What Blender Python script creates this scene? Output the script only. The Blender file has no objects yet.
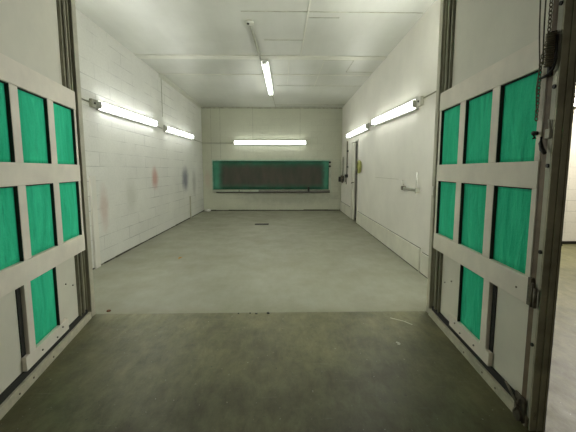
import bpy, bmesh, math, random
from mathutils import Vector, Matrix, noise
random.seed(4)
S = bpy.context.scene
COL = S.collection
PI = math.pi

# ------------------------------------------------------------------ materials
def srgb(r, g, b):
    def f(c):
        c /= 255.0
        return c / 12.92 if c <= 0.04045 else ((c + 0.055) / 1.055) ** 2.4
    return (f(r), f(g), f(b), 1.0)

class NT:
    """small node-tree helper"""
    def __init__(s, name):
        s.m = bpy.data.materials.new(name); s.m.use_nodes = True
        s.t = s.m.node_tree; s.n = s.t.nodes; s.l = s.t.links
        s.b = s.n['Principled BSDF']
        s.tc = s.n.new('ShaderNodeTexCoord')
    def node(s, typ, **kw):
        n = s.n.new(typ)
        for k, v in kw.items():
            if k in n.inputs: n.inputs[k].default_value = v
            else: setattr(n, k, v)
        return n
    def coords(s, scale=(1, 1, 1), loc=(0, 0, 0), rot=(0, 0, 0)):
        mp = s.n.new('ShaderNodeMapping'); mp.inputs['Scale'].default_value = scale
        mp.inputs['Location'].default_value = loc; mp.inputs['Rotation'].default_value = rot
        s.l.new(s.tc.outputs['Object'], mp.inputs['Vector']); return mp.outputs[0]
    def noise(s, scale, vec, detail=4, rough=0.6, dist=0.0):
        n = s.n.new('ShaderNodeTexNoise'); n.inputs['Scale'].default_value = scale
        n.inputs['Detail'].default_value = detail; n.inputs['Roughness'].default_value = rough
        n.inputs['Distortion'].default_value = dist
        s.l.new(vec, n.inputs['Vector']); return n.outputs['Fac']
    def ramp(s, fac, a, b, ca=(0, 0, 0, 1), cb=(1, 1, 1, 1)):
        r = s.n.new('ShaderNodeValToRGB'); r.color_ramp.elements[0].position = a
        r.color_ramp.elements[1].position = b
        r.color_ramp.elements[0].color = ca; r.color_ramp.elements[1].color = cb
        s.l.new(fac, r.inputs[0]); return r.outputs[0]
    def mix(s, fac, a, b, mode='MIX'):
        m = s.n.new('ShaderNodeMix'); m.data_type = 'RGBA'; m.blend_type = mode
        for i, v in ((0, fac), (6, a), (7, b)):
            if hasattr(v, 'links') or hasattr(v, 'is_linked'): s.l.new(v, m.inputs[i])
            else: m.inputs[i].default_value = v
        return m.outputs[2]
    def math(s, op, a, b=0.0, c=None):
        m = s.n.new('ShaderNodeMath'); m.operation = op
        for i, v in enumerate((a, b) if c is None else (a, b, c)):
            if hasattr(v, 'is_linked'): s.l.new(v, m.inputs[i])
            else: m.inputs[i].default_value = v
        return m.outputs[0]
    def bump(s, h, strength=0.3, dist=0.01, prev=None):
        b = s.n.new('ShaderNodeBump'); b.inputs['Strength'].default_value = strength
        b.inputs['Distance'].default_value = dist; s.l.new(h, b.inputs['Height'])
        if prev is not None: s.l.new(prev, b.inputs['Normal'])
        s.l.new(b.outputs[0], s.b.inputs['Normal']); return b.outputs[0]
    def color(s, c):
        if hasattr(c, 'is_linked'): s.l.new(c, s.b.inputs['Base Color'])
        else: s.b.inputs['Base Color'].default_value = c
    def rough(s, r):
        if hasattr(r, 'is_linked'): s.l.new(r, s.b.inputs['Roughness'])
        else: s.b.inputs['Roughness'].default_value = r
    def spot(s, axes, cen, rad, lo=0.2, hi=1.0, warp=0.35):
        """mask of a soft round stain around cen (two axes of the object's coordinates)"""
        sx = s.n.new('ShaderNodeSeparateXYZ'); s.l.new(s.tc.outputs['Object'], sx.inputs[0])
        acc = None
        for ax, c0, r0 in zip(axes, cen, rad):
            d = s.math('SUBTRACT', sx.outputs['XYZ'.index(ax)], c0)
            d = s.math('DIVIDE', d, r0); d = s.math('MULTIPLY', d, d)
            acc = d if acc is None else s.math('ADD', acc, d)
        nz = s.noise(6, s.coords(), 5)
        nz = s.math('MULTIPLY_ADD', nz, warp * 2, -warp)
        acc = s.math('ADD', s.math('SQRT', acc), nz)
        mr = s.n.new('ShaderNodeMapRange'); mr.interpolation_type = 'SMOOTHSTEP'
        s.l.new(acc, mr.inputs[0]); mr.inputs[1].default_value = lo; mr.inputs[2].default_value = hi
        mr.inputs[3].default_value = 1; mr.inputs[4].default_value = 0
        return mr.outputs[0]

def simple(name, c, rough=0.6, metal=0.0, var=0.12, nscale=8, bump=0.15, bscale=60, spec=0.5):
    t = NT(name)
    v = t.coords()
    n = t.noise(nscale, v, 5)
    dark = tuple(x * (1 - var * 1.6) for x in c[:3]) + (1,)
    lite = tuple(min(1, x * (1 + var)) for x in c[:3]) + (1,)
    t.color(t.ramp(n, 0.3, 0.7, dark, lite))
    t.rough(rough); t.b.inputs['Metallic'].default_value = metal
    t.b.inputs['Specular IOR Level'].default_value = spec
    if bump: t.bump(t.noise(bscale, v, 3), bump, 0.002)
    return t.m

def block_wall(name, base, plane='YZ', joint=0.35, stains=(), rough=0.45, bw=0.4, bh=0.2, off=0.0, speck=0.1):
    t = NT(name)
    rot = {'YZ': (0, 0, 0), 'XZ': (0, 0, 0)}[plane]
    sx = t.n.new('ShaderNodeSeparateXYZ'); t.l.new(t.tc.outputs['Object'], sx.inputs[0])
    cb = t.n.new('ShaderNodeCombineXYZ')
    t.l.new(sx.outputs[1 if plane == 'YZ' else 0], cb.inputs[0]); t.l.new(sx.outputs[2], cb.inputs[1])
    br = t.n.new('ShaderNodeTexBrick'); t.l.new(cb.outputs[0], br.inputs['Vector'])
    br.inputs['Scale'].default_value = 1; br.inputs['Brick Width'].default_value = bw
    br.inputs['Row Height'].default_value = bh; br.inputs['Mortar Size'].default_value = 0.006
    br.inputs['Mortar Smooth'].default_value = 0.6
    br.inputs['Color1'].default_value = (1, 1, 1, 1); br.inputs['Color2'].default_value = (0.93, 0.93, 0.93, 1)
    br.inputs['Mortar'].default_value = (1 - joint,) * 3 + (1,)
    v = t.coords()
    # joints fade in and out under the thick paint
    fade = t.ramp(t.noise(1.1, v, 4), 0.42, 0.62)
    jc = t.mix(fade, (0.98, 0.98, 0.98, 1), br.outputs['Color'])
    n = t.noise(1.6, v, 6)
    c = t.ramp(n, 0.3, 0.7, tuple(x * (1 - speck) for x in base[:3]) + (1,), base)
    fine = t.ramp(t.noise(30, v, 4), 0.35, 0.6, (0.94, 0.94, 0.93, 1), (1, 1, 1, 1))
    c = t.mix(1.0, c, fine, 'MULTIPLY')
    c = t.mix(1.0, c, jc, 'MULTIPLY')
    for axes, cen, rad, col, amt in stains:
        m = t.math('MULTIPLY', t.spot(axes, cen, rad), amt)
        c = t.mix(m, c, col)
    t.color(c); t.rough(rough)
    inv = t.math('MULTIPLY', br.outputs['Fac'], -1.0)
    b1 = t.bump(t.math('MULTIPLY', inv, fade), 0.5, 0.006)
    t.bump(t.noise(25, v, 4), 0.15, 0.003, b1)
    return t.m

M = {}
WALL = srgb(206, 204, 190)
RED = srgb(186, 136, 122); BLUE = srgb(118, 118, 128); PINK = srgb(190, 158, 146)
M['wall_left'] = block_wall('painted_block_left', srgb(224, 224, 216), 'YZ', 0.5, [
    ('YZ', (6.85, 1.19), (0.24, 0.30), RED, 0.8), ('YZ', (9.0, 1.10), (0.42, 0.42), BLUE, 0.95),
    ('YZ', (9.9, 0.95), (0.30, 0.5), srgb(140, 138, 128), 0.5),
    ('YZ', (4.85, 0.80), (0.18, 0.42), PINK, 0.5), ('YZ', (5.75, 0.9), (0.3, 0.4), srgb(172, 172, 156), 0.35)], bw=0.8)
M['wall_back'] = block_wall('painted_block_back', srgb(198, 200, 180), 'XZ', 0.22, [
    ('XZ', (-2.42, 1.05), (0.16, 0.4), PINK, 0.35), ('XZ', (0.2, 0.45), (2.4, 0.35), srgb(138, 138, 122), 0.6),
    ('XZ', (0, 1.2), (2.3, 0.75), srgb(140, 144, 126), 0.5)], bw=0.4, bh=0.2)
M['wall_right'] = simple('painted_board_right', srgb(224, 221, 210), 0.5, var=0.05, nscale=1.5, bump=0.12, bscale=12)
M['front_wall'] = simple('painted_front_wall', srgb(190, 187, 170), 0.6, var=0.06, nscale=2)
M['shop_wall'] = block_wall('shop_block', srgb(232, 228, 214), 'XZ', 0.35, [], 0.5)

t = NT('ceiling_board'); v = t.coords()
c = t.ramp(t.noise(0.7, v, 5), 0.3, 0.7, srgb(174, 175, 164), srgb(192, 193, 183))
wv = t.ramp(t.noise(1.0, t.coords((4.0, 0.35, 1)), 4), 0.35, 0.65, (0.93, 0.93, 0.92, 1), (1, 1, 1, 1))
t.color(t.mix(1.0, c, wv, 'MULTIPLY')); t.rough(0.38)
t.bump(t.noise(3, v, 3), 0.25, 0.01); M['ceiling'] = t.m
M['ceil_seam'] = simple('ceiling_seam', srgb(168, 168, 150), 0.7, var=0.2)
M['ceil_strip'] = simple('ceiling_strip', srgb(200, 200, 186), 0.5, var=0.05)

# booth floor: pale worn grey paint
t = NT('booth_floor_paint'); v = t.coords()
c = t.ramp(t.noise(0.9, v, 6), 0.3, 0.7, srgb(122, 122, 102), srgb(140, 140, 122))
fine = t.ramp(t.noise(14, t.coords((1, 0.35, 1)), 6, 0.7), 0.35, 0.65, (0.90, 0.90, 0.88, 1), (1, 1, 1, 1))
c = t.mix(1.0, c, fine, 'MULTIPLY')
sp = t.ramp(t.noise(55, v, 2), 0.70, 0.76)
c = t.mix(sp, c, srgb(120, 118, 98))
sx = t.n.new('ShaderNodeSeparateXYZ'); t.l.new(t.tc.outputs['Object'], sx.inputs[0])
we = t.math('ADD', sx.outputs[1], t.math('MULTIPLY_ADD', t.noise(3.5, v, 7, 0.7), 0.9, -0.45))
mw = t.n.new('ShaderNodeMapRange'); t.l.new(we, mw.inputs[0]); mw.inputs[1].default_value = 3.0; mw.inputs[2].default_value = 3.35
mw.inputs[3].default_value = 0.65; mw.inputs[4].default_value = 0.0
c = t.mix(mw.outputs[0], c, srgb(112, 110, 86))
t.color(c); t.rough(t.ramp(t.noise(3, v, 5), 0.3, 0.7, (0.42,) * 3 + (1,), (0.6,) * 3 + (1,)))
t.bump(t.noise(40, v, 4), 0.15, 0.002); M['booth_floor'] = t.m

# shop floor: dark bare concrete, glossy and scuffed
t = NT('bare_concrete'); v = t.coords()
c = t.ramp(t.noise(1.2, v, 7, 0.65), 0.3, 0.72, srgb(72, 71, 44), srgb(130, 127, 90))
c2 = t.ramp(t.noise(9, t.coords((1, 0.45, 1), rot=(0, 0, -0.5)), 9, 0.8, 0.3), 0.32, 0.62, (0.5, 0.5, 0.46, 1), (1.0, 1.0, 1.0, 1))
c = t.mix(1.0, c, c2, 'MULTIPLY')
sp = t.ramp(t.noise(45, v, 2), 0.71, 0.75)
c = t.mix(sp, c, srgb(160, 158, 140))
sp2 = t.ramp(t.noise(38, t.coords(loc=(5, 3, 0)), 2), 0.72, 0.75)
c = t.mix(sp2, c, srgb(50, 48, 38))
scr = t.ramp(t.noise(3.0, t.coords((1, 9, 1), rot=(0, 0, 0.9)), 6, 0.7, 0.4), 0.62, 0.72)
c = t.mix(t.math('MULTIPLY', scr, 0.25), c, srgb(160, 158, 140))
t.color(c)
t.rough(t.ramp(t.noise(11, t.coords((1, 0.35, 1), rot=(0, 0, -0.5)), 8, 0.8), 0.3, 0.7, (0.33,) * 3 + (1,), (0.52,) * 3 + (1,)))
t.bump(t.noise(9, t.coords((1, 0.5, 1), rot=(0, 0, -0.4)), 7, 0.7), 0.5, 0.006); t.b.inputs['Specular IOR Level'].default_value = 0.4; M['concrete'] = t.m

M['door_panel'] = simple('door_panel_paint', srgb(216, 213, 196), 0.55, var=0.06, nscale=2, bump=0.08, bscale=20)
M['door_board'] = simple('door_board_paint', srgb(230, 223, 207), 0.6, var=0.07, nscale=4, bump=0.15, bscale=30)
M['bottom_rail'] = simple('bottom_rail_paint', srgb(188, 184, 160), 0.55, var=0.14, nscale=14)
M['channel'] = simple('channel_metal', srgb(160, 158, 136), 0.5, metal=0.2, var=0.1, nscale=6)
M['channel_dark'] = simple('channel_dark', srgb(134, 132, 112), 0.5, metal=0.2, var=0.15, nscale=9)
M['black_strip'] = simple('strip_black', srgb(40, 40, 34), 0.8, var=0.1)
M['post'] = simple('post_steel', srgb(168, 164, 138), 0.55, metal=0.2, var=0.22, nscale=7)
M['stile_light'] = simple('stile_light', srgb(176, 174, 154), 0.5, var=0.12, nscale=7)
M['brown'] = simple('rusty_channel', srgb(112, 96, 76), 0.6, var=0.2, nscale=14)
M['jamb'] = simple('jamb_paint', srgb(180, 177, 156), 0.6, var=0.1, nscale=9)
M['black'] = simple('black_iron', srgb(34, 33, 28), 0.5, metal=0.3, var=0.1)
M['iron'] = simple('worn_iron', srgb(104, 98, 82), 0.5, metal=0.4, var=0.3, nscale=30)
M['chain'] = simple('chain_steel', srgb(120, 112, 92), 0.45, metal=0.6, var=0.25, nscale=40)
M['housing'] = simple('lamp_housing', srgb(176, 178, 168), 0.4, var=0.05)
M['housing_dark'] = simple('lamp_socket', srgb(176, 178, 168), 0.5, var=0.1)
M['conduit'] = simple('conduit_paint', srgb(150, 150, 132), 0.5, var=0.1)
M['white_metal'] = simple('white_metal', srgb(214, 212, 200), 0.45, var=0.05)
M['grey_metal'] = simple('grey_metal', srgb(160, 160, 144), 0.45, metal=0.2, var=0.1)
M['dark_gap'] = simple('dark_gap', srgb(72, 70, 56), 0.9, var=0.4, nscale=9)
M['kick'] = simple('kick_board', srgb(210, 208, 192), 0.6, var=0.07, nscale=3)
M['hose_yellow'] = simple('hose_yellow', srgb(164, 166, 96), 0.6, var=0.2, nscale=12)
M['dark_inside'] = simple('gap_box_dark', srgb(40, 38, 32), 0.9)  # dark colour stands in for the missing light behind the side door
M['leaf'] = simple('dry_leaf', srgb(170, 130, 60), 0.8, var=0.2)
M['rust'] = simple('rust', srgb(110, 70, 45), 0.8, var=0.3, nscale=40)
M['paper'] = simple('rag_cloth', srgb(214, 214, 206), 0.9)
M['chalk'] = simple('chalk', srgb(172, 170, 152), 0.9)
M['tray'] = simple('tray_light', srgb(186, 190, 172), 0.5, var=0.1)
M['tray_grey'] = simple('tray_grey', srgb(128, 126, 116), 0.5, var=0.15)
M['grate'] = simple('grate_iron', srgb(40, 40, 34), 0.7)

t = NT('green_filter'); v = t.coords()
st = t.noise(2.6, t.coords((4.0, 4.0, 0.7)), 6, 0.65, 0.8)
c = t.ramp(st, 0.28, 0.70, srgb(30, 182, 134), srgb(64, 220, 170))
bl = t.ramp(t.noise(3.0, t.coords((5, 5, 0.9), loc=(3, 1, 7)), 4, 0.6, 0.4), 0.60, 0.72)
c = t.mix(t.math('MULTIPLY', bl, 0.7), c, srgb(20, 146, 112))
fine = t.ramp(t.noise(120, v, 3), 0.3, 0.6, (0.88, 0.88, 0.88, 1), (1, 1, 1, 1))
t.color(t.mix(1.0, c, fine, 'MULTIPLY')); t.rough(0.85)
t.b.inputs['Specular IOR Level'].default_value = 0.2
b1 = t.bump(t.noise(3.5, t.coords((4, 4, 0.8)), 5, 0.6, 0.5), 0.6, 0.025)
t.bump(t.noise(150, v, 2), 0.4, 0.003, b1); M['filter'] = t.m

# exhaust filter: green pad greyed by overspray in its middle
t = NT('exhaust_filter'); v = t.coords()
sx = t.n.new('ShaderNodeSeparateXYZ'); t.l.new(t.tc.outputs['Object'], sx.inputs[0])
nz = t.math('MULTIPLY_ADD', t.noise(4, v, 5), 0.22, -0.11)
def boxd(s, c0, h):
    return t.math('SUBTRACT', t.math('ABSOLUTE', t.math('SUBTRACT', s, c0)), h)
dx = boxd(sx.outputs[0], -0.30, 1.72); dz = boxd(sx.outputs[2], 1.165, 0.37)
d = t.math('ADD', t.math('SMOOTH_MAX', dx, dz, 0.1), nz)
mr = t.n.new('ShaderNodeMapRange'); mr.interpolation_type = 'SMOOTHSTEP'
t.l.new(d, mr.inputs[0]); mr.inputs[1].default_value = -0.16; mr.inputs[2].default_value = 0.10
grey = t.ramp(t.noise(2, t.coords((2, 1, 0.6)), 6), 0.35, 0.65, srgb(66, 70, 60), srgb(86, 80, 72))
side = t.n.new('ShaderNodeMapRange'); t.l.new(t.math('ADD', dx, t.math('MULTIPLY', nz, 0.5)), side.inputs[0])
side.inputs[1].default_value = -0.12; side.inputs[2].default_value = 0.04
gside = t.ramp(t.noise(3, v, 5), 0.3, 0.7, srgb(58, 128, 104), srgb(86, 158, 132))
gtop = t.ramp(t.noise(3, v, 5), 0.3, 0.7, srgb(26, 84, 62), srgb(44, 108, 84))
green = t.mix(side.outputs[0], gtop, gside)
t.color(t.mix(mr.outputs[0], grey, green)); t.rough(0.9)
t.bump(t.noise(60, v, 3), 0.3, 0.004); M['exhaust'] = t.m

def emis(name, c, s):
    m = bpy.data.materials.new(name); m.use_nodes = True
    b = m.node_tree.nodes['Principled BSDF']
    b.inputs['Base Color'].default_value = (0.8, 0.8, 0.8, 1)
    b.inputs['Emission Color'].default_value = c; b.inputs['Emission Strength'].default_value = s
    return m
TUBE = 11.5
M['tube'] = emis('lit_tube', (0.98, 1.0, 0.95, 1), TUBE)
M['tube_new'] = emis('lit_new_tube', (0.98, 1.0, 0.97, 1), 285)
M['tube_old'] = emis('lit_old_tube', (0.98, 1.0, 0.97, 1), 115)
M['tube_bright'] = emis('lit_bright_tube', (0.98, 1.0, 0.99, 1), 17)
M['tube_shop'] = emis('lit_shop_tube', (1.0, 0.96, 0.86, 1), 40)

# ------------------------------------------------------------------ mesh building
class MB:
    def __init__(s): s.bm = bmesh.new()
    def hexa(s, pts):
        v = [s.bm.verts.new(p) for p in pts]
        for f in ((0, 1, 2, 3), (7, 6, 5, 4), (0, 4, 5, 1), (1, 5, 6, 2), (2, 6, 7, 3), (3, 7, 4, 0)):
            s.bm.faces.new([v[i] for i in f])
        return s
    def box(s, x0, x1, y0, y1, z0, z1, T=None):
        T = T or (lambda x, y, z: (x, y, z))
        return s.hexa([T(x, y, z) for z in (z0, z1) for x, y in ((x0, y0), (x1, y0), (x1, y1), (x0, y1))])
    def tube(s, pts, r, seg=8, T=None):
        T = T or (lambda x, y, z: (x, y, z))
        P = [Vector(T(*p)) for p in pts]; rings = []
        for i, p in enumerate(P):
            a = P[max(0, i - 1)]; b = P[min(len(P) - 1, i + 1)]
            d = (b - a).normalized()
            up = Vector((0, 0, 1)) if abs(d.z) < 0.9 else Vector((0, 1, 0))
            u = d.cross(up).normalized(); w = u.cross(d)
            rr = r[i] if isinstance(r, (list, tuple)) else r
            rings.append([s.bm.verts.new(p + (u * math.cos(2 * PI * k / seg) + w * math.sin(2 * PI * k / seg)) * rr) for k in range(seg)])
        for a, b in zip(rings, rings[1:]):
            for k in range(seg):
                f = s.bm.faces.new((a[k], a[(k + 1) % seg], b[(k + 1) % seg], b[k])); f.smooth = True
        s.bm.faces.new(rings[0][::-1]); s.bm.faces.new(rings[-1]); return s
    def torus(s, cen, R, r, mat=None, n=14, m=6, sq=1.0):
        mat = mat or Matrix(); rings = []
        for i in range(n):
            a = 2 * PI * i / n
            rings.append([s.bm.verts.new(Vector(cen) + mat @ Vector(((R + r * math.cos(2 * PI * j / m)) * math.cos(a),
                          r * math.sin(2 * PI * j / m), (R + r * math.cos(2 * PI * j / m)) * math.sin(a) * sq))) for j in range(m)])
        for i in range(n):
            for j in range(m):
                f = s.bm.faces.new((rings[i][j], rings[i][(j + 1) % m], rings[(i + 1) % n][(j + 1) % m], rings[(i + 1) % n][j])); f.smooth = True
        return s
    def sheet(s, x0, x1, z0, z1, y, nx, nz, amp, thick, T, seed=0):
        """a slightly billowed pad: front grid and flat back"""
        g = {}
        for i in range(nx + 1):
            for k in range(nz + 1):
                x = x0 + (x1 - x0) * i / nx; z = z0 + (z1 - z0) * k / nz
                e = math.sin(PI * i / nx) * math.sin(PI * k / nz)
                h = amp * e * (0.6 + 1.2 * noise.noise(Vector((x * 6, z * 2.0, seed * 7.1))))
                g[i, k] = s.bm.verts.new(T(x, y + h, z))
        bk = {}
        for i, k in g:
            if i in (0, nx) or k in (0, nz):
                bk[i, k] = s.bm.verts.new(T(x0 + (x1 - x0) * i / nx, y - thick, z0 + (z1 - z0) * k / nz))
        for i in range(nx):
            for k in range(nz):
                f = s.bm.faces.new((g[i, k], g[i + 1, k], g[i + 1, k + 1], g[i, k + 1])); f.smooth = True
        for i in range(nx):
            for k in (0, nz): s.bm.faces.new((g[i, k], bk[i, k], bk[i + 1, k], g[i + 1, k]))
        for k in range(nz):
            for i in (0, nx): s.bm.faces.new((g[i, k], g[i, k + 1], bk[i, k + 1], bk[i, k]))
        s.bm.faces.new([bk[0, 0], bk[nx, 0], bk[nx, nz], bk[0, nz]]) if False else None
        ring = [bk[i, 0] for i in range(nx + 1)] + [bk[nx, k] for k in range(1, nz + 1)] + \
               [bk[i, nz] for i in range(nx - 1, -1, -1)] + [bk[0, k] for k in range(nz - 1, 0, -1)]
        s.bm.faces.new(ring)
        return s
    def build(s, name, m, parent=None, bevel=0.0, loc=None):
        bmesh.ops.recalc_face_normals(s.bm, faces=s.bm.faces)
        me = bpy.data.meshes.new(name); s.bm.to_mesh(me); s.bm.free()
        me.materials.append(m)
        o = bpy.data.objects.new(name, me); COL.objects.link(o)
        if loc is not None:
            me.transform(Matrix.Translation(-Vector(loc))); o.location = loc
        if parent is not None: o.parent = parent
        if bevel:
            b = o.modifiers.new('bevel', 'BEVEL'); b.width = bevel; b.segments = 2; b.limit_method = 'ANGLE'
        return o

def tag(o, label=None, cat=None, group=None, kind=None):
    if label: o['label'] = label
    if cat: o['category'] = cat
    if group: o['group'] = group
    if kind: o['kind'] = kind
    return o
def thing(name, label, cat, loc=(0, 0, 0), rz=0.0, group=None, kind=None):
    o = bpy.data.objects.new(name, None); o.empty_display_size = 0.05; COL.objects.link(o)
    o.location = loc; o.rotation_euler = (0, 0, rz)
    return tag(o, label, cat, group, kind)
def struct(name, mb, m, label, cat, bevel=0.0):
    return tag(mb.build(name, m, None, bevel), label, cat, None, 'structure')

# ------------------------------------------------------------------ the place (metres; camera over the origin)
XL = -2.57                      # left booth wall
YB = 11.03                      # back booth wall
HC = 3.37                       # booth ceiling
YF = 3.04                       # floor joint at the doorway
def xr(y): return 1.86 + (y - 4.279) * 0.0210   # right booth wall, slightly splayed
def RW(y, n, z):                # n = distance from the right wall into the booth
    return (xr(y) - n, y, z)

struct('floor_booth', MB().box(XL - 0.15, 2.25, YF, YB + 0.15, -0.12, 0.0), M['booth_floor'],
       'pale grey painted booth floor running to the back wall', 'floor')
struct('floor_shop', MB().box(-5.0, 2.25, -5.0, YF, -0.12, 0.0).box(2.25, 9.5, -5.0, 6.1, -0.12, 0.0), M['concrete'],
       'dark bare concrete floor in front of the booth doors', 'floor')
struct('ceiling', MB().box(XL - 0.15, 2.25, 2.97, YB + 0.15, HC, HC + 0.12), M['ceiling'],
       'off-white panelled ceiling of the spray booth', 'ceiling')
struct('wall_left', MB().box(XL - 0.15, XL, 2.97, YB + 0.15, 0, HC), M['wall_left'],
       'white painted block wall with reddish and dark spray stains, left side', 'wall')
struct('wall_back', MB().box(XL, 2.15, YB, YB + 0.15, 0, HC), M['wall_back'],
       'pale green-grey back wall behind the long filter panel', 'wall')
# right wall with an opening for the side door
DY0, DY1, DH = 8.44, 9.22, 2.09
w = MB()
for y0, y1, z0, z1 in ((2.97, DY0, 0, HC), (DY1, YB, 0, HC), (DY0, DY1, DH, HC)):
    w.hexa([p for z in (z0, z1) for p in (RW(y0, 0, z), (xr(y0) + 0.15, y0, z), (xr(y1) + 0.15, y1, z), RW(y1, 0, z))])
struct('wall_right', w, M['wall_right'], 'smooth off-white wall of the booth, right side', 'wall')
# front wall with the big doorway
struct('wall_front', MB().box(XL, -1.80, 2.97, 3.03, 0, HC).box(1.425, xr(3.03), 2.97, 3.03, 0, HC).box(-1.80, 1.425, 2.97, 3.03, 2.98, HC),
       M['front_wall'], 'front wall around the wide doorway of the booth', 'wall')
struct('trim_1', MB().box(-1.80, -1.745, 2.972, 3.032, 0, 2.98), M['jamb'], 'pale painted door jamb beside the left door', 'door jamb', 0.004)
jr = struct('trim_2', MB().box(1.388, 1.425, 2.972, 3.032, 0, 2.98), M['jamb'], 'pale painted door jamb beside the right door', 'door jamb', 0.004)
MB().box(1.380, 1.388, 2.98, 3.02, 1.12, 1.20).build('strike_plate', M['white_metal'], jr)
# dark-coloured box added behind the side door to keep its gap dark
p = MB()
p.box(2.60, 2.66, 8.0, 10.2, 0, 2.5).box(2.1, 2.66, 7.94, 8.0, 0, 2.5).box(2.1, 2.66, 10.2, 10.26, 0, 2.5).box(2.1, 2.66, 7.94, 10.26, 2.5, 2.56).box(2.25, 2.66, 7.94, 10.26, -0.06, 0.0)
struct('wall_gap_box', p, M['dark_inside'], 'dark-coloured box added behind the side door to keep its gap dark', 'wall')
struct('wall_shop', MB().box(2.2, 9.5, 5.9, 6.1, 0, 4.2), M['shop_wall'], 'bright white block wall outside the booth, far right edge', 'wall')
struct('baseboard_shop', MB().box(2.2, 9.5, 5.86, 5.9, 0.0, 0.05), M['black'], 'black strip along the foot of the bright outside wall', 'baseboard')

# thin dark joints where walls meet the floor
def crack(name, pts, h, lab):
    m = MB()
    for (x0, y0), (x1, y1) in zip(pts, pts[1:]):
        m.tube([(x0, y0, h * 0.3), (x1, y1, h * 0.3)], h * random.uniform(0.5, 1.0), 5)
    struct(name, m, M['dark_gap'], lab, 'baseboard')
crack('baseboard_left', [(XL, 3.1 + k * 0.33) for k in range(25)], 0.02, 'cracked dark joint along the foot of the left wall')
crack('baseboard_back', [(XL + k * 0.415, YB) for k in range(12)], 0.03, 'dark joint along the foot of the back wall')
# kick boards on the right wall
for nm, y0, y1, z1, lab in (('baseboard_right', 4.30, DY0 - 0.06, 0.305, 'low kick board along the right wall between doorway and side door'),
                            ('baseboard_right_far', DY1 + 0.05, YB, 0.305, 'low kick board on the right wall beyond the side door'),
                            ('baseboard_right_near', 3.10, 4.24, 0.27, 'short kick board offcut next to the right door jamb')):
    m = MB().hexa([q for z in (0.0, z1) for q in (RW(y0, 0.022, z), RW(y0, 0, z), RW(y1, 0, z), RW(y1, 0.022, z))])
    o = struct(nm, m, M['kick'], lab, 'kick board', 0.003)
    MB().hexa([q for z in (z1 + 0.001, z1 + 0.008) for q in (RW(y0, 0.006, z), RW(y0, 0, z), RW(y1, 0, z), RW(y1, 0.006, z))]).build('caulk_line', M['dark_gap'], o)
    MB().hexa([q for z in (0.0, 0.008) for q in (RW(y0, 0.030, z), RW(y0, 0.022, z), RW(y1, 0.022, z), RW(y1, 0.030, z))]).build('floor_joint', M['dark_gap'], o)

# ceiling: lapped sheets, joint strips, corner angle
n_trim = [2]
def cstrip(x0, x1, y0, y1, m='ceil_seam', h=0.006, lab=None):
    n_trim[0] += 1
    struct('trim_%d' % n_trim[0], MB().box(x0, x1, y0, y1, HC - h, HC), M[m], lab, 'ceiling trim')
cstrip(-0.51, 1.84, 4.49, 4.505, lab='dark ceiling joint nearest the doorway')
cstrip(XL, 1.9, 6.14, 6.33, 'ceil_strip', 0.014, lab='wide pale cover strip running across the whole ceiling')
cstrip(XL, 1.9, 7.31, 7.34, 'ceil_strip', 0.012, lab='narrow ceiling joint crossing above the ceiling lamp')
cstrip(0.345, 0.365, 3.1, 6.14, 'ceil_strip', 0.010, lab='lengthwise ceiling joint right of the ceiling lamp')
cstrip(-0.26, 0.345, 5.43, 5.445, lab='short ceiling joint in front of the ceiling lamp')
cstrip(0.38, 0.78, 4.655, 4.67, lab='short ceiling joint beside the lengthwise joint')
cstrip(0.78, 1.35, 6.36, 6.38, lab='short ceiling joint just behind the wide cover strip')
cstrip(1.35, 1.90, 7.11, 7.13, lab='short ceiling joint against the right wall')
cstrip(1.345, 1.36, 6.38, 7.11, lab='short lengthwise ceiling joint near the right wall')
cstrip(-0.20, 2.0, 10.55, 10.57, lab='ceiling joint close to the back wall, right half')
cstrip(0.15, 0.165, 6.33, 8.2, 'ceil_strip', 0.008, lab='faint lengthwise ceiling joint beside the ceiling lamp')
cstrip(-0.1, 1.95, 8.25, 8.27, lab='crosswise ceiling joint behind the ceiling lamp')
cstrip(0.80, 0.815, 6.38, 8.25, 'ceil_strip', 0.008, lab='faint lengthwise ceiling joint midway to the right wall')
n_trim[0] += 1
struct('trim_%d' % n_trim[0], MB().box(XL, XL + 0.07, 7.3, YB, HC - 0.012, HC).box(XL, XL + 0.0095, 7.3, YB, HC - 0.07, HC - 0.012),
       M['ceil_strip'], 'angle strip in the corner of ceiling and left wall', 'corner trim')
n_trim[0] += 1
struct('trim_%d' % n_trim[0], MB().box(XL, 2.0, YB - 0.012, YB, HC - 0.05, HC - 0.0), M['ceil_seam'], 'dark strip where the ceiling meets the back wall', 'corner trim')
# left wall: upright board near the doorway, upright joints
n_trim[0] += 1
struct('trim_%d' % n_trim[0], MB().box(XL, XL + 0.03, 4.50, 4.62, 0, 1.27), M['wall_right'], 'waist-high upright board on the left wall near the doorway', 'wall trim', 0.003)
n_trim[0] += 1
struct('trim_%d' % n_trim[0], MB().box(XL, XL + 0.006, 7.42, 7.44, 2.5, 3.30), M['ceil_seam'], 'upright joint high on the left wall between the two lamps', 'wall trim')
n_trim[0] += 1
struct('trim_%d' % n_trim[0], MB().box(XL, XL + 0.02, 9.35, 9.42, 0.0, 0.62), M['jamb'], 'short upright strip low on the left wall near the back corner', 'wall trim')
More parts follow.
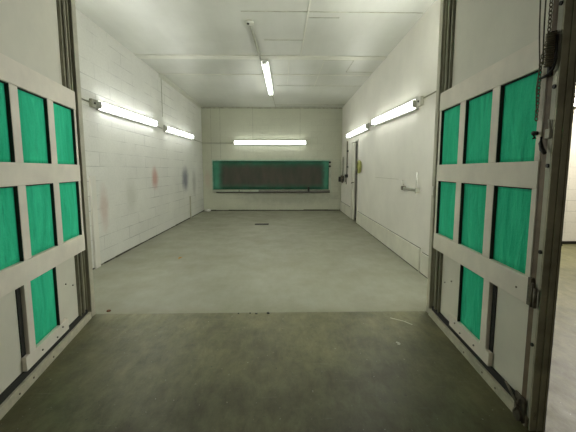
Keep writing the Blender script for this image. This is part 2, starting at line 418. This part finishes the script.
# back wall: upright joints at its left end and the board edge on the right
for x, lab in ((-2.28, 'first upright joint from the left corner on the back wall'), (-1.98, 'second upright joint from the left corner on the back wall'),
               (-0.92, 'upright joint above the left half of the back lamp'), (0.62, 'upright joint above the right half of the back lamp')):
    n_trim[0] += 1
    struct('trim_%d' % n_trim[0], MB().box(x, x + 0.012, YB - 0.004, YB, 1.95 if x > -1.5 else 1.7, HC - 0.05), M['ceil_seam'], lab, 'wall trim')
n_trim[0] += 1
struct('trim_%d' % n_trim[0], MB().box(1.60, 1.95, YB - 0.012, YB, 1.68, 1.70).box(1.925, 1.95, YB - 0.012, YB, 0.02, 1.68), M['tray'],
       'thin board edge right of the filter panel on the back wall', 'wall trim')

# ------------------------------------------------------------------ lamps
def lamp(name, label, loc, rz, L, tr=0.019, hw=0.075, tm='tube', pitch=0.0):
    """local x along the lamp, local +y out of the wall"""
    t = thing(name, label, 'fluorescent lamp', loc, rz, 'fluorescent lamps of the booth')
    h = L / 2
    t.rotation_euler = (0, pitch, rz)
    MB().box(-h, h, 0, 0.040, -hw, hw).build('housing', M['housing'], t, 0.003)
    for s in (-1, 1):
        MB().tube([(-h + 0.02, 0.068, s * 0.026), (-h + 0.03, 0.068, s * 0.026), (h - 0.03, 0.068, s * 0.026), (h - 0.02, 0.068, s * 0.026)], [tr * 0.7, tr, tr, tr * 0.7], 10).build('tube', M[tm], t)
        MB().box(s * h - 0.022 * (s > 0), s * h + 0.022 * (s < 0), 0.036, 0.088, -0.046, 0.046).build('end_cap', M['housing_dark'], t, 0.004)
    return t
ra = math.atan(0.0210)
lamp('fluorescent_lamp', 'long lit tube lamp on the left wall, nearer the doorway', (XL, 5.835, 2.262), -PI / 2, 2.12, tm='tube_bright', hw=0.066, pitch=0.0167)
lamp('fluorescent_lamp', 'lit tube lamp on the left wall, nearer the back', (XL, 8.575, 2.27), -PI / 2, 2.22, pitch=0.013)
lamp('fluorescent_lamp', 'long lit tube lamp on the right wall, nearer the doorway', (xr(5.69), 5.69, 2.275), PI / 2 - ra, 2.24, pitch=-0.03)
lamp('fluorescent_lamp', 'lit tube lamp on the right wall above the side door', (xr(8.525), 8.525, 2.31), PI / 2 - ra, 2.39, pitch=-0.013)
lamp('fluorescent_lamp', 'wide lit tube lamp on the back wall above the filter panel', (-0.353, YB, 2.238), PI, 2.36)
lamp('fluorescent_lamp', 'short lit tube lamp on the right wall just inside the doorway, behind the open door', (xr(3.45), 3.45, 2.275), PI / 2 - ra, 0.55, tm='tube_new')
lamp('fluorescent_lamp', 'short lit tube lamp on the left wall just inside the doorway, behind the open door', (XL, 3.60, 2.27), -PI / 2, 0.60, tm='tube_old')
cl = lamp('fluorescent_lamp', 'lit tube lamp fixed lengthwise under the ceiling', (-0.277, 7.615, HC), 0, 2.55)
cl.rotation_euler = (-PI / 2, 0, PI / 2 - 0.017)

def conduit(pts, label, r=0.0095, m='conduit', name='conduit'):
    return tag(MB().tube(pts, r, 8).build(name, M[m]), label, 'conduit')
def jbox(loc, ax, label, m='grey_metal', s=0.055):
    x, y, z = loc
    t = thing('junction_box', label, 'junction box', loc)
    d = 0.045
    if ax == 'x+': a = (0, d, -s, s)
    elif ax == 'x-': a = (-d, 0, -s, s)
    MB().box(a[0], a[1], a[2], a[3], -s, s).build('body', M[m], t, 0.006)
    xx = d if ax == 'x+' else -d
    MB().tube([(xx * 0.95, 0, 0), (xx * 1.25, 0, 0)], 0.014, 10).build('knockout', M['black'], t)
    return t
jbox((XL, 4.68, 2.25), 'x+', 'grey junction box at the near end of the left wall lamp')
jbox((xr(4.47), 4.47, 2.25), 'x-', 'white junction box at the near end of the right wall lamp', 'white_metal', 0.06)
conduit([(XL + 0.0095, 3.95, 2.27), (XL + 0.0095, 4.62, 2.26)], 'thin conduit on the left wall running to the doorway')
conduit([(XL + 0.0095, 6.86, 2.25), (XL + 0.0095, 7.34, 2.24)], 'short conduit joining the two left wall lamps')
conduit([(XL + 0.0095, 9.76, 2.235), (XL + 0.0095, YB - 0.02, 2.235)], 'conduit on the left wall from the far lamp to the corner')
conduit([(XL + 0.02, YB - 0.0095, 2.225), (-1.59, YB - 0.0095, 2.225)], 'conduit on the back wall from the left corner to the lamp')
conduit([RW(3.78, 0.0095, 2.28), RW(4.40, 0.0095, 2.28)], 'thin conduit on the right wall running to the doorway')
conduit([RW(6.75, 0.0095, 2.28), RW(7.21, 0.0095, 2.29)], 'short conduit joining the two right wall lamps')
conduit([(-0.425, 4.86, HC - 0.016), (-0.37, 6.27, HC - 0.016)], 'conduit on the ceiling leading to the ceiling lamp', 0.016)
conduit([(-0.235, 8.87, HC - 0.014), (-0.16, 11.0, HC - 0.014)], 'conduit on the ceiling from the lamp to the back wall', 0.012)
t = thing('ceiling_box', 'round box on the ceiling at the start of the conduit', 'junction box', (-0.425, 4.80, HC))
MB().tube([(0, 0, 0), (0, 0, -0.03)], 0.06, 16).build('body', M['ceil_strip'], t)
MB().tube([(-0.02, -0.02, -0.03), (-0.02, -0.02, -0.045)], 0.018, 10).build('nozzle', M['black'], t)

# ------------------------------------------------------------------ back wall filter panel
t = thing('filter_panel', 'long green filter panel greyed by overspray low on the back wall', 'filter', (-0.33, YB, 0.65))
ox, oz = -0.33, 0.65
TB = lambda x, y, z: (x - ox, -y, z - oz)
x0, x1, z0, z1 = -2.26, 1.60, 0.69, 1.66
pad = MB().sheet(x0 + 0.02, x1 - 0.02, z0 + 0.02, z1 - 0.02, 0.030, 30, 8, 0.010, 0.028, lambda x, y, z: (x, YB - y, z), 3).build('filter_pad', M['exhaust'], t)
pad.matrix_parent_inverse = Matrix.Translation((-ox, -YB, -oz))
MB().box(x0, x1, 0, 0.05, z1 - 0.02, z1 + 0.02, TB).box(x0, x0 + 0.03, 0, 0.05, z0, z1, TB).build('frame', simple('green_frame', srgb(150, 180, 160), 0.6), t, 0.004)
MB().box(x1 - 0.01, x1 + 0.05, 0, 0.045, z0 - 0.02, z1 + 0.02, TB).build('side_board', M['tray'], t, 0.004)
MB().box(x0 + 0.05, -0.75, 0, 0.075, z0 - 0.055, z0, TB).build('tray', M['tray'], t, 0.004)
MB().box(-0.745, x1 + 0.02, 0, 0.075, z0 - 0.055, z0, TB).build('tray', M['tray_grey'], t, 0.004)
MB().box(x0 + 0.13, x1 + 0.02, 0.0, 0.070, z0 - 0.085, z0 - 0.055, TB).build('tray_shade', M['black_strip'], t)  # black strip put in as the shade beneath the tray
MB().box(0.88, 0.94, 0.03, 0.085, z0 - 0.05, z0 + 0.10, TB).build('clip', M['black'], t, 0.004)
MB().box(-1.40, -1.36, 0.03, 0.08, z0 - 0.05, z0 + 0.0, TB).build('clip', M['tray_grey'], t, 0.004)
for z in (1.47, 1.60):
    MB().tube([TB(x1 + 0.01, 0.04, z), TB(x1 + 0.01, 0.06, z)], 0.035, 12).build('knob', M['black'], t)

# crumpled rag in the corner
bm_ = MB(); bmesh.ops.create_icosphere(bm_.bm, subdivisions=3, radius=0.1)
for v_ in bm_.bm.verts:
    nn = noise.noise(v_.co * 18)
    v_.co = Vector((v_.co.x * 1.1, v_.co.y * 0.8, max(-0.05, v_.co.z * 0.45))) * (1 + 0.5 * nn)
    v_.co.z = max(v_.co.z, -0.03)
for f in bm_.bm.faces: f.smooth = True
o = bm_.build('rag', M['paper']); o.location = (-2.40, 10.87, 0.03)
tag(o, 'small crumpled white rag on the floor in the back left corner', 'rag')

# ------------------------------------------------------------------ side door and things on the right wall
def rwt(name, label, cat, y, z, group=None, kind=None):
    """a thing at the right wall: local x along +Y of the booth, local y out of the wall (to -X)"""
    return thing(name, label, cat, (xr(y), y, z), PI / 2 - ra, group, kind)
# local x = +y world, local +y = -x world
t = rwt('door_1', 'narrow off-white side door standing slightly ajar in the right wall', 'door', DY1 - 0.02, 0.0, None, 'structure')
hing = Matrix.Rotation(math.radians(3.0), 4, 'Z')
def SD(x, y, z): return tuple(hing.inverted() @ Vector((x, y, z)))
MB().box(-0.46, 0, -0.030, 0.0, 0.03, DH - 0.02, SD).build('slab', M['kick'], t, 0.004)
MB().box(-0.44, -0.04, 0.0, 0.012, 0.03, 0.30, SD).build('kick_plate', M['kick'], t, 0.002)
MB().tube([SD(-0.42, 0.0, 1.02), SD(-0.42, 0.05, 1.02)], 0.012, 8).tube([SD(-0.42, 0.05, 1.02), SD(-0.35, 0.055, 1.0)], 0.014, 8).build('handle', M['iron'], t)
n_trim[0] += 1
struct('trim_%d' % n_trim[0], MB().hexa([q for z in (0, DH + 0.05) for q in (RW(DY0 - 0.05, 0.012, z), RW(DY0 - 0.05, 0, z), RW(DY0, 0, z), RW(DY0, 0.012, z))])
       .hexa([q for z in (DH, DH + 0.05) for q in (RW(DY0, 0.012, z), RW(DY0, 0, z), RW(DY1, 0, z), RW(DY1, 0.012, z))])
       .hexa([q for z in (0, DH + 0.05) for q in (RW(DY1, 0.012, z), RW(DY1, 0, z), RW(DY1 + 0.05, 0, z), RW(DY1 + 0.05, 0.012, z))]),
       M['white_metal'], 'pale casing around the side door', 'door casing')

t = rwt('hose_coil', 'coiled yellow-green hose hung on the right wall beside the side door', 'hose', 8.05, 1.43)
m = MB()
for k, (R, yy) in enumerate(((0.115, 0.03), (0.13, 0.05), (0.12, 0.07), (0.10, 0.045))):
    m.torus((0.005 * k, yy, -0.004 * k), R, 0.016, n=26, m=7, sq=1.12)
m.build('coil', M['hose_yellow'], t)
MB().tube([(-0.01, 0.0, 0.10), (-0.01, 0.10, 0.10), (-0.01, 0.10, 0.14)], 0.009, 8).build('hook', M['iron'], t)
MB().tube([(0.02, 0.09, -0.06), (0.03, 0.10, -0.16), (0.02, 0.09, -0.19)], 0.014, 8).build('nozzle', M['iron'], t)

t = rwt('air_line', 'dark air pipe with a valve running down the right wall beyond the side door', 'pipe', 9.80, 0.0)
MB().tube([(0, 0.035, 2.19), (0, 0.035, 1.22)], 0.018, 10).build('pipe', M['iron'], t)
MB().box(-0.04, 0.04, 0.0, 0.05, 1.88, 1.92).build('bracket', M['black'], t, 0.003)
MB().box(-0.04, 0.04, 0.0, 0.05, 1.42, 1.46).build('bracket', M['black'], t, 0.003)
MB().box(-0.035, 0.035, 0.005, 0.09, 1.13, 1.22).build('valve', M['black'], t, 0.008)
MB().tube([(-0.02, 0.09, 1.17), (-0.10, 0.10, 1.10), (-0.14, 0.10, 1.01)], 0.012, 8).build('lever', M['iron'], t)
MB().tube([(0, 0.05, 1.13), (-0.02, 0.05, 0.93)], 0.014, 8).build('drain_hose', M['iron'], t)

t = rwt('air_filter', 'grey air filter bowl on the right wall close to the back corner', 'air filter', 10.45, 1.0)
MB().tube([(0, 0.05, 0.75), (0, 0.05, 0.18)], 0.028, 10).build('pipe', M['grey_metal'], t)
MB().tube([(0, 0.06, 0.18), (0, 0.06, 0.15), (0, 0.06, 0.0), (0, 0.06, -0.05)], [0.03, 0.055, 0.05, 0.02], 12).build('bowl', M['iron'], t)
MB().box(-0.06, 0.35, 0.02, 0.07, 0.02, 0.07).build('manifold', M['black'], t, 0.006)
MB().box(0.26, 0.40, 0.0, 0.12, -0.03, 0.13).build('regulator', M['black'], t, 0.012)

t = rwt('holder_rack', 'small grey metal holder on the right wall with a thin white upright rod', 'holder', 4.72, 1.08)
MB().box(-0.27, 0.22, 0.015, 0.05, -0.022, 0.018).build('bar', M['grey_metal'], t, 0.006)
MB().box(0.22, 0.30, 0.0, 0.055, -0.03, 0.03).build('end_bracket', M['iron'], t, 0.01)
MB().box(-0.30, -0.27, 0.0, 0.055, -0.045, 0.03).build('end_bracket', M['grey_metal'], t, 0.004)
MB().tube([(0.25, 0.03, 0.04), (0.27, 0.04, 0.12)], 0.008, 8).build('hook', M['grey_metal'], t)
MB().tube([(-0.25, 0.03, 0.02), (-0.25, 0.03, 0.24)], 0.010, 8).build('rod', M['white_metal'], t)
n_trim[0] += 1
struct('trim_%d' % n_trim[0], MB().hexa([q for z in (1.20, 1.206) for q in (RW(5.3, 0.003, z), RW(5.3, 0, z), RW(6.7, 0, z), RW(6.7, 0.003, z))]),
       M['jamb'], 'faint level joint line at the middle of the right wall', 'wall trim')

# ------------------------------------------------------------------ the two big doors
ROWS = ((1.395, 1.855), (0.79, 1.255))
def big_door(name, label, A, d, n, hardware):
    """P(s, q, z): s runs along the leaf from its hinge edge, q out of its face, z up"""
    t = thing(name, label, 'door', (A[0], A[1], 0), 0, 'pair of tall booth doors', 'structure')
    P = lambda s, q, z: (d[0] * s + n[0] * q, d[1] * s + n[1] * q, z)
    def B(*b): return MB().box(*b, P)
    H, W = 2.93, 1.390
    B(0.03, 1.36, -0.075, -0.032, 0.02, H).build('face_panel', M['door_panel'], t)
    # hinge-side channels
    for s0 in (0.040, 0.118):
        m = MB()
        for za, zb in ((0.10, 0.66), (2.0, H)):
            m.box(s0, s0 + 0.065, -0.032, -0.024, za, zb, P).box(s0, s0 + 0.008, -0.024, -0.010, za, zb, P).box(s0 + 0.057, s0 + 0.065, -0.024, -0.010, za, zb, P)
        m.build('channel', M['channel'] if s0 < 0.1 else M['channel_dark'], t)
    # boards
    for z0, z1 in ((1.855, 2.005), (1.255, 1.395), (0.648, 0.79)):
        B(0.035, 1.315, -0.030, 0.0, z0, z1).build('rail', M['door_board'], t, 0.003)
    for z0, z1 in ROWS:
        for s0, s1 in ((0.035, 0.070), (0.415, 0.500), (0.848, 0.930), (1.275, 1.315)):
            B(s0, s1, -0.030, -0.003, z0, z1).build('stile', M['door_board'], t, 0.003)
    B(0.885, 0.955, -0.030, -0.003, 0.115, 0.648).build('stile', M['door_board'], t, 0.003)
    B(0.955, 0.995, -0.0315, -0.026, 0.115, 0.648).build('groove_strip', M['black_strip'], t)
    B(0.43, 1.00, -0.030, -0.002, 0.108, 0.198).build('lower_board', M['door_board'], t, 0.003)
    B(0.03, 1.40, -0.0315, -0.018, 0.062, 0.106).build('dark_channel', M['black_strip'], t)
    B(0.0, 1.37, -0.075, 0.002, 0.0, 0.062).build('bottom_rail', M['bottom_rail'], t, 0.004)
    # filters and black strips standing in for the dark sides of their recesses
    k = 0
    cells = [(z0, z1, s0, s1) for z0, z1 in ROWS for s0, s1 in ((0.070, 0.415), (0.500, 0.848), (0.930, 1.275))] + [(0.198, 0.648, 0.555, 0.885)]
    for z0, z1, s0, s1 in cells:
        k += 1
        MB().sheet(s0, s1, z0, z1, -0.026, 12, 14, 0.014, 0.003, P, k + len(name) + 3 * hardware).build('filter_pad', M['filter'], t)
        MB().box(s0, s0 + 0.005, -0.028, -0.006, z0, z1, P).box(s0 + 0.005, s1, -0.028, -0.012, z1 - 0.006, z1, P).build('black_strip', M['black_strip'], t)
    # free end: rusty channel, pale stile, dark steel post
    B(1.317, 1.357, -0.030, -0.008, 0.11, H).build('rusty_channel', M['brown'], t)
    B(1.358, W, -0.075, -0.004, 0.062, H).build('end_stile', M['stile_light'], t, 0.003)
    m = MB().box(W, W + 0.010, -0.076, -0.004, 0.0, H, P).box(W + 0.010, W + 0.018, -0.042, -0.036, 0.0, H, P).box(W + 0.010, W + 0.016, -0.076, -0.068, 0.0, H, P)
    m.build('end_post', M['post'], t, 0.002)
    MB().box(W, W + 0.012, -0.081, -0.076, 0.0, H, P).build('edge_seal', M['black_strip'], t)
    for s, z in ((1.378, 2.11), (1.378, 1.74), (1.377, 1.37), (1.377, 0.945), (1.374, 0.46)):
        MB().tube([P(s, -0.004, z), P(s, 0.003, z)], 0.010, 8).build('screw', M['black'], t)
    for s, z in ((0.62, 0.135), (0.82, 0.15), (0.53, 0.17), (0.70, 0.03), (0.95, 0.035), (1.10, 0.03), (1.22, 0.71), (0.37, 0.45), (0.25, 0.40)):
        q = 0.002 if z < 0.1 else (0.0 if 0.648 < z or z < 0.2 else -0.030)
        MB().tube([P(s, q - 0.002, z), P(s, q + 0.004, z)], 0.006, 7).build('screw', M['iron'], t)
    if hardware:
        # black pull knob, latch body and lever
        MB().tube([P(1.285, -0.004, 1.535), P(1.285, 0.018, 1.535), P(1.300, 0.024, 1.53), P(1.300, 0.020, 1.505)], 0.010, 8).build('pull_knob', M['black'], t)
        MB().box(1.355, 1.386, -0.004, 0.010, 1.50, 1.545, P).tube([P(1.375, 0.0, 1.545), P(1.375, 0.008, 1.59)], 0.006, 8).build('latch_body', M['grey_metal'], t, 0.004)
        MB().tube([P(1.335, 0.01, 1.51), P(1.345, 0.018, 1.48), P(1.362, 0.022, 1.45), P(1.385, 0.022, 1.43)], [0.006, 0.009, 0.011, 0.009], 8).build('latch_lever', M['black'], t)
        # bolt at the lower rail
        MB().box(1.322, 1.345, -0.006, 0.010, 0.655, 0.80, P).tube([P(1.385, 0.012, 0.66), P(1.385, 0.012, 0.76)], 0.009, 8).tube([P(1.36, 0.01, 0.655), P(1.36, 0.01, 0.78)], 0.007, 8).build('barrel_bolt', M['iron'], t)
        # coil spring and bracket near the top
        m = MB(); N = 150
        m.tube([P(1.362 + 0.020 * math.cos(i * 2 * PI / 10), 0.020 + 0.018 * math.sin(i * 2 * PI / 10), 1.835 + 0.155 * i / N) for i in range(N + 1)], 0.004, 5)
        m.build('coil_spring', M['chain'], t)
        MB().box(1.338, 1.350, -0.008, 0.010, 1.80, 2.00, P).tube([P(1.388, 0.01, 1.97), P(1.388, 0.01, 1.86), P(1.38, 0.012, 1.82), P(1.34, 0.012, 1.80), P(1.27, 0.005, 1.80)], 0.006, 6).build('spring_bracket', M['black'], t)
        # foot bracket with roller
        MB().tube([P(1.33, 0.004, 0.040), P(1.33, 0.022, 0.040)], 0.032, 14).build('foot_roller', M['iron'], t)
        m = MB().box(1.29, 1.37, 0.0, 0.010, 0.02, 0.15, P).tube([P(1.20, 0.006, 0.14), P(1.27, 0.02, 0.13), P(1.34, 0.025, 0.10), P(1.37, 0.012, 0.02)], 0.007, 6)
        m.tube([P(1.31, 0.024, 0.05), P(1.34, 0.028, 0.09), P(1.33, 0.012, 0.13)], 0.005, 6)
        m.build('foot_bracket', M['iron'], t)
    return t, P

def unit(x, y):
    l = math.hypot(x, y); return (x / l, y / l)
dl = unit(0.168, -0.986); dr = unit(-0.069, -0.998)
AL = (-1.740, 2.955); AR = (1.379, 2.960)
big_door('door_2', 'tall panelled door with green filter squares, open on the left', AL, dl, (-dl[1], dl[0]), 0)
DR, PR = big_door('door_3', 'tall panelled door with green filter squares and latch hardware, open on the right', AR, dr, (dr[1], -dr[0]), 1)
def PW(s, q, z):
    a = PR(s, q, z); return (a[0] + AR[0], a[1] + AR[1], a[2])

# chain hanging on the right door (two runs), and two loose cords
m = MB(); z = 2.90; k = 0
R90 = Matrix.Rotation(PI / 2, 3, 'Z')
while z > 1.60:
    s = 1.335 if z > 1.99 else 1.335 - 0.040 * min(1, (1.99 - z) / 0.12)
    m.torus(PW(s, 0.014, z), 0.0075, 0.0024, R90 if k % 2 else None, n=9, m=5, sq=1.5)
    z -= 0.0185; k += 1
tag(m.build('chain', M['chain']), 'thin steel chain hanging down the latch side of the right door', 'chain')
for a, b, lab in ((1.245, 1.275, 'thin dark cord hanging in a loop left of the chain, outer one'), (1.300, 1.296, 'thin dark cord hanging between the chain and the outer cord')):
    pts = []
    for i in range(25):
        f = i / 24; zz = 2.90 - 1.04 * f
        pts.append(PW(a + (b - a) * f ** 2 - 0.018 * math.sin(f * PI * 1.3) , 0.012 + 0.004 * math.sin(f * 9), zz))
    if a < 1.27: pts += [PW(1.272, 0.010, 1.75), PW(1.285, 0.010, 1.64)]
    tag(MB().tube(pts, 0.0035, 6).build('cord', M['iron'], None), lab, 'cord')

# ------------------------------------------------------------------ floor bits
t = thing('floor_grate', 'small black slotted floor grate before the filter panel', 'grate', (-0.48, 8.20, 0.0))
MB().box(-0.17, 0.17, -0.07, 0.07, 0.0, 0.004).build('tray', M['black'], t)
m = MB().box(-0.17, 0.17, -0.075, -0.06, 0.004, 0.012).box(-0.17, 0.17, 0.06, 0.075, 0.004, 0.012)
for i in range(9): m.box(-0.17 + i * 0.0415, -0.162 + i * 0.0415, -0.06, 0.06, 0.004, 0.011)
m.build('bars', M['grate'], t)
def blob(name, x, y, r, m, label, cat, h=0.6, group=None):
    b = MB(); bmesh.ops.create_icosphere(b.bm, subdivisions=2, radius=r)
    for v_ in b.bm.verts:
        v_.co *= 1 + 0.45 * noise.noise(v_.co * (1.6 / r) + Vector((x * 9, y, 0)))
        v_.co.z = max(v_.co.z * h, -r * 0.2)
    o = b.build(name, M[m]); o.location = (x, y, r * 0.2); return tag(o, label, cat, group)
blob('pebble', -0.405, 3.02, 0.008, 'black', 'tiny dark pebble on the floor joint, first from the left', 'pebble', group='pebbles on the floor joint')
blob('pebble', -0.295, 3.025, 0.009, 'black', 'tiny dark pebble on the floor joint, second from the left', 'pebble', group='pebbles on the floor joint')
blob('pebble', -0.235, 3.01, 0.011, 'black', 'small dark pebble on the floor joint, third from the left', 'pebble', group='pebbles on the floor joint')
blob('pebble', -0.125, 3.02, 0.016, 'black', 'largest dark pebble on the floor joint, rightmost of the four', 'pebble', group='pebbles on the floor joint')
blob('rust_flake', -1.66, 3.10, 0.020, 'rust', 'rusty brown flake on the floor beside the left jamb', 'flake')
# dry leaf
m = MB(); L = 0.05
vs = [m.bm.verts.new(p) for p in ((-L, 0, 0.002), (-0.01, -0.022, 0.012), (L, 0, 0.004), (0.0, 0.024, 0.016), (0.0, 0.0, 0.002))]
for a in ((0, 1, 4), (1, 2, 4), (2, 3, 4), (3, 0, 4)): m.bm.faces.new([vs[i] for i in a])
g = bmesh.ops.extrude_face_region(m.bm, geom=list(m.bm.faces))
for e in g['geom']:
    if isinstance(e, bmesh.types.BMVert): e.co.z += 0.004
o = m.build('dry_leaf', M['leaf']); o.location = (-1.55, 5.02, 0.0); o.rotation_euler = (0, 0, 1.2)
tag(o, 'dry yellow-brown leaf lying on the pale booth floor', 'leaf')
# chalk scuffs on the concrete
def scuff(pts, w, label):
    m = MB()
    for (xa, ya), (xb, yb) in zip(pts, pts[1:]):
        dx, dy = unit(xb - xa, yb - ya); px, py = -dy * w, dx * w
        m.hexa([(x, y, z) for z in (0.0, 0.0012) for x, y in ((xa - px, ya - py), (xb - px, yb - py), (xb + px, yb + py), (xa + px, ya + py))])
    tag(m.build('chalk_mark', M['chalk']), label, 'mark')
scuff([(1.00, 2.90), (1.10, 2.83), (1.15, 2.76)], 0.006, 'pale scuff mark on the concrete near the right jamb')
scuff([(0.905, 2.47), (0.925, 2.455), (0.91, 2.43)], 0.010, 'tiny pale chip mark on the concrete right of centre')

t = thing('door_wedge', 'small black wedge on the floor against the bright outside wall', 'wedge', (5.0, 5.80, 0.0))
MB().hexa([(-0.05, -0.06, 0), (0.05, -0.06, 0), (0.05, 0.05, 0), (-0.05, 0.05, 0), (-0.05, -0.05, 0.02), (0.05, -0.05, 0.02), (0.03, 0.05, 0.14), (-0.05, 0.05, 0.14)]).build('wedge_body', M['black'], t)

# lamp on the outside wall at the far right edge of the picture
t = thing('wall_lamp', 'glaring tube lamp on the outside wall at the right picture edge', 'lamp', (6.24, 5.9, 2.52))
MB().box(-1.22, 1.22, -0.06, 0, -0.07, 0.07).build('housing', M['housing'], t, 0.004)
for s in (-1, 1):
    MB().tube([(-1.18, -0.09, s * 0.035), (1.18, -0.09, s * 0.035)], 0.02, 8).build('tube', M['tube_shop'], t)
    MB().box(s * 1.22 - 0.03 * (s > 0), s * 1.22 + 0.03 * (s < 0), -0.11, -0.06, -0.06, 0.06).build('end_cap', M['housing_dark'], t)

# ------------------------------------------------------------------ light
def area(name, loc, sx, sy, power, col, rot):
    l = bpy.data.lights.new(name, 'AREA'); l.shape = 'RECTANGLE'; l.size = sx; l.size_y = sy
    l.energy = power; l.color = col
    o = bpy.data.objects.new(name, l); COL.objects.link(o); o.location = loc; o.rotation_euler = rot
    return o
# added unseen area light that brightens the shop beyond the right door
area('shop_fill_light', (5.0, 4.4, 3.3), 2.4, 0.3, 150, (1, 0.95, 0.84), (0, 0, PI / 2))
# dim fill light added behind the camera, mainly for the door end post
area('back_fill_light', (0.4, -4.0, 2.5), 2.4, 0.3, 14, (1.0, 0.95, 0.80), (PI / 2 - 0.05, 0, 0))

w = bpy.data.worlds.new('world'); S.world = w; w.use_nodes = True
bg = w.node_tree.nodes['Background']; bg.inputs[0].default_value = (0.80, 0.80, 0.66, 1); bg.inputs[1].default_value = 0.022

# ------------------------------------------------------------------ camera
cam = bpy.data.cameras.new('camera'); co = bpy.data.objects.new('camera', cam); COL.objects.link(co)
f = 332.0; pitch = math.atan(36 / f); yaw = math.atan(7 / (f / math.cos(pitch)))
cam.sensor_width = 36; cam.lens = f / 576 * 36; cam.shift_y = -10 / 576
cam.clip_start = 0.05; cam.clip_end = 100
co.location = (0, 0, 1.35); co.rotation_euler = (PI / 2 - pitch, 0, -yaw)
S.camera = co
S.view_settings.view_transform = 'Standard'; S.view_settings.look = 'None'
S.view_settings.gamma = 1; S.view_settings.use_curve_mapping = False
S.view_settings.exposure = 0.3
S.cycles.use_denoising = True
S.cycles.max_bounces = 10; S.cycles.diffuse_bounces = 6
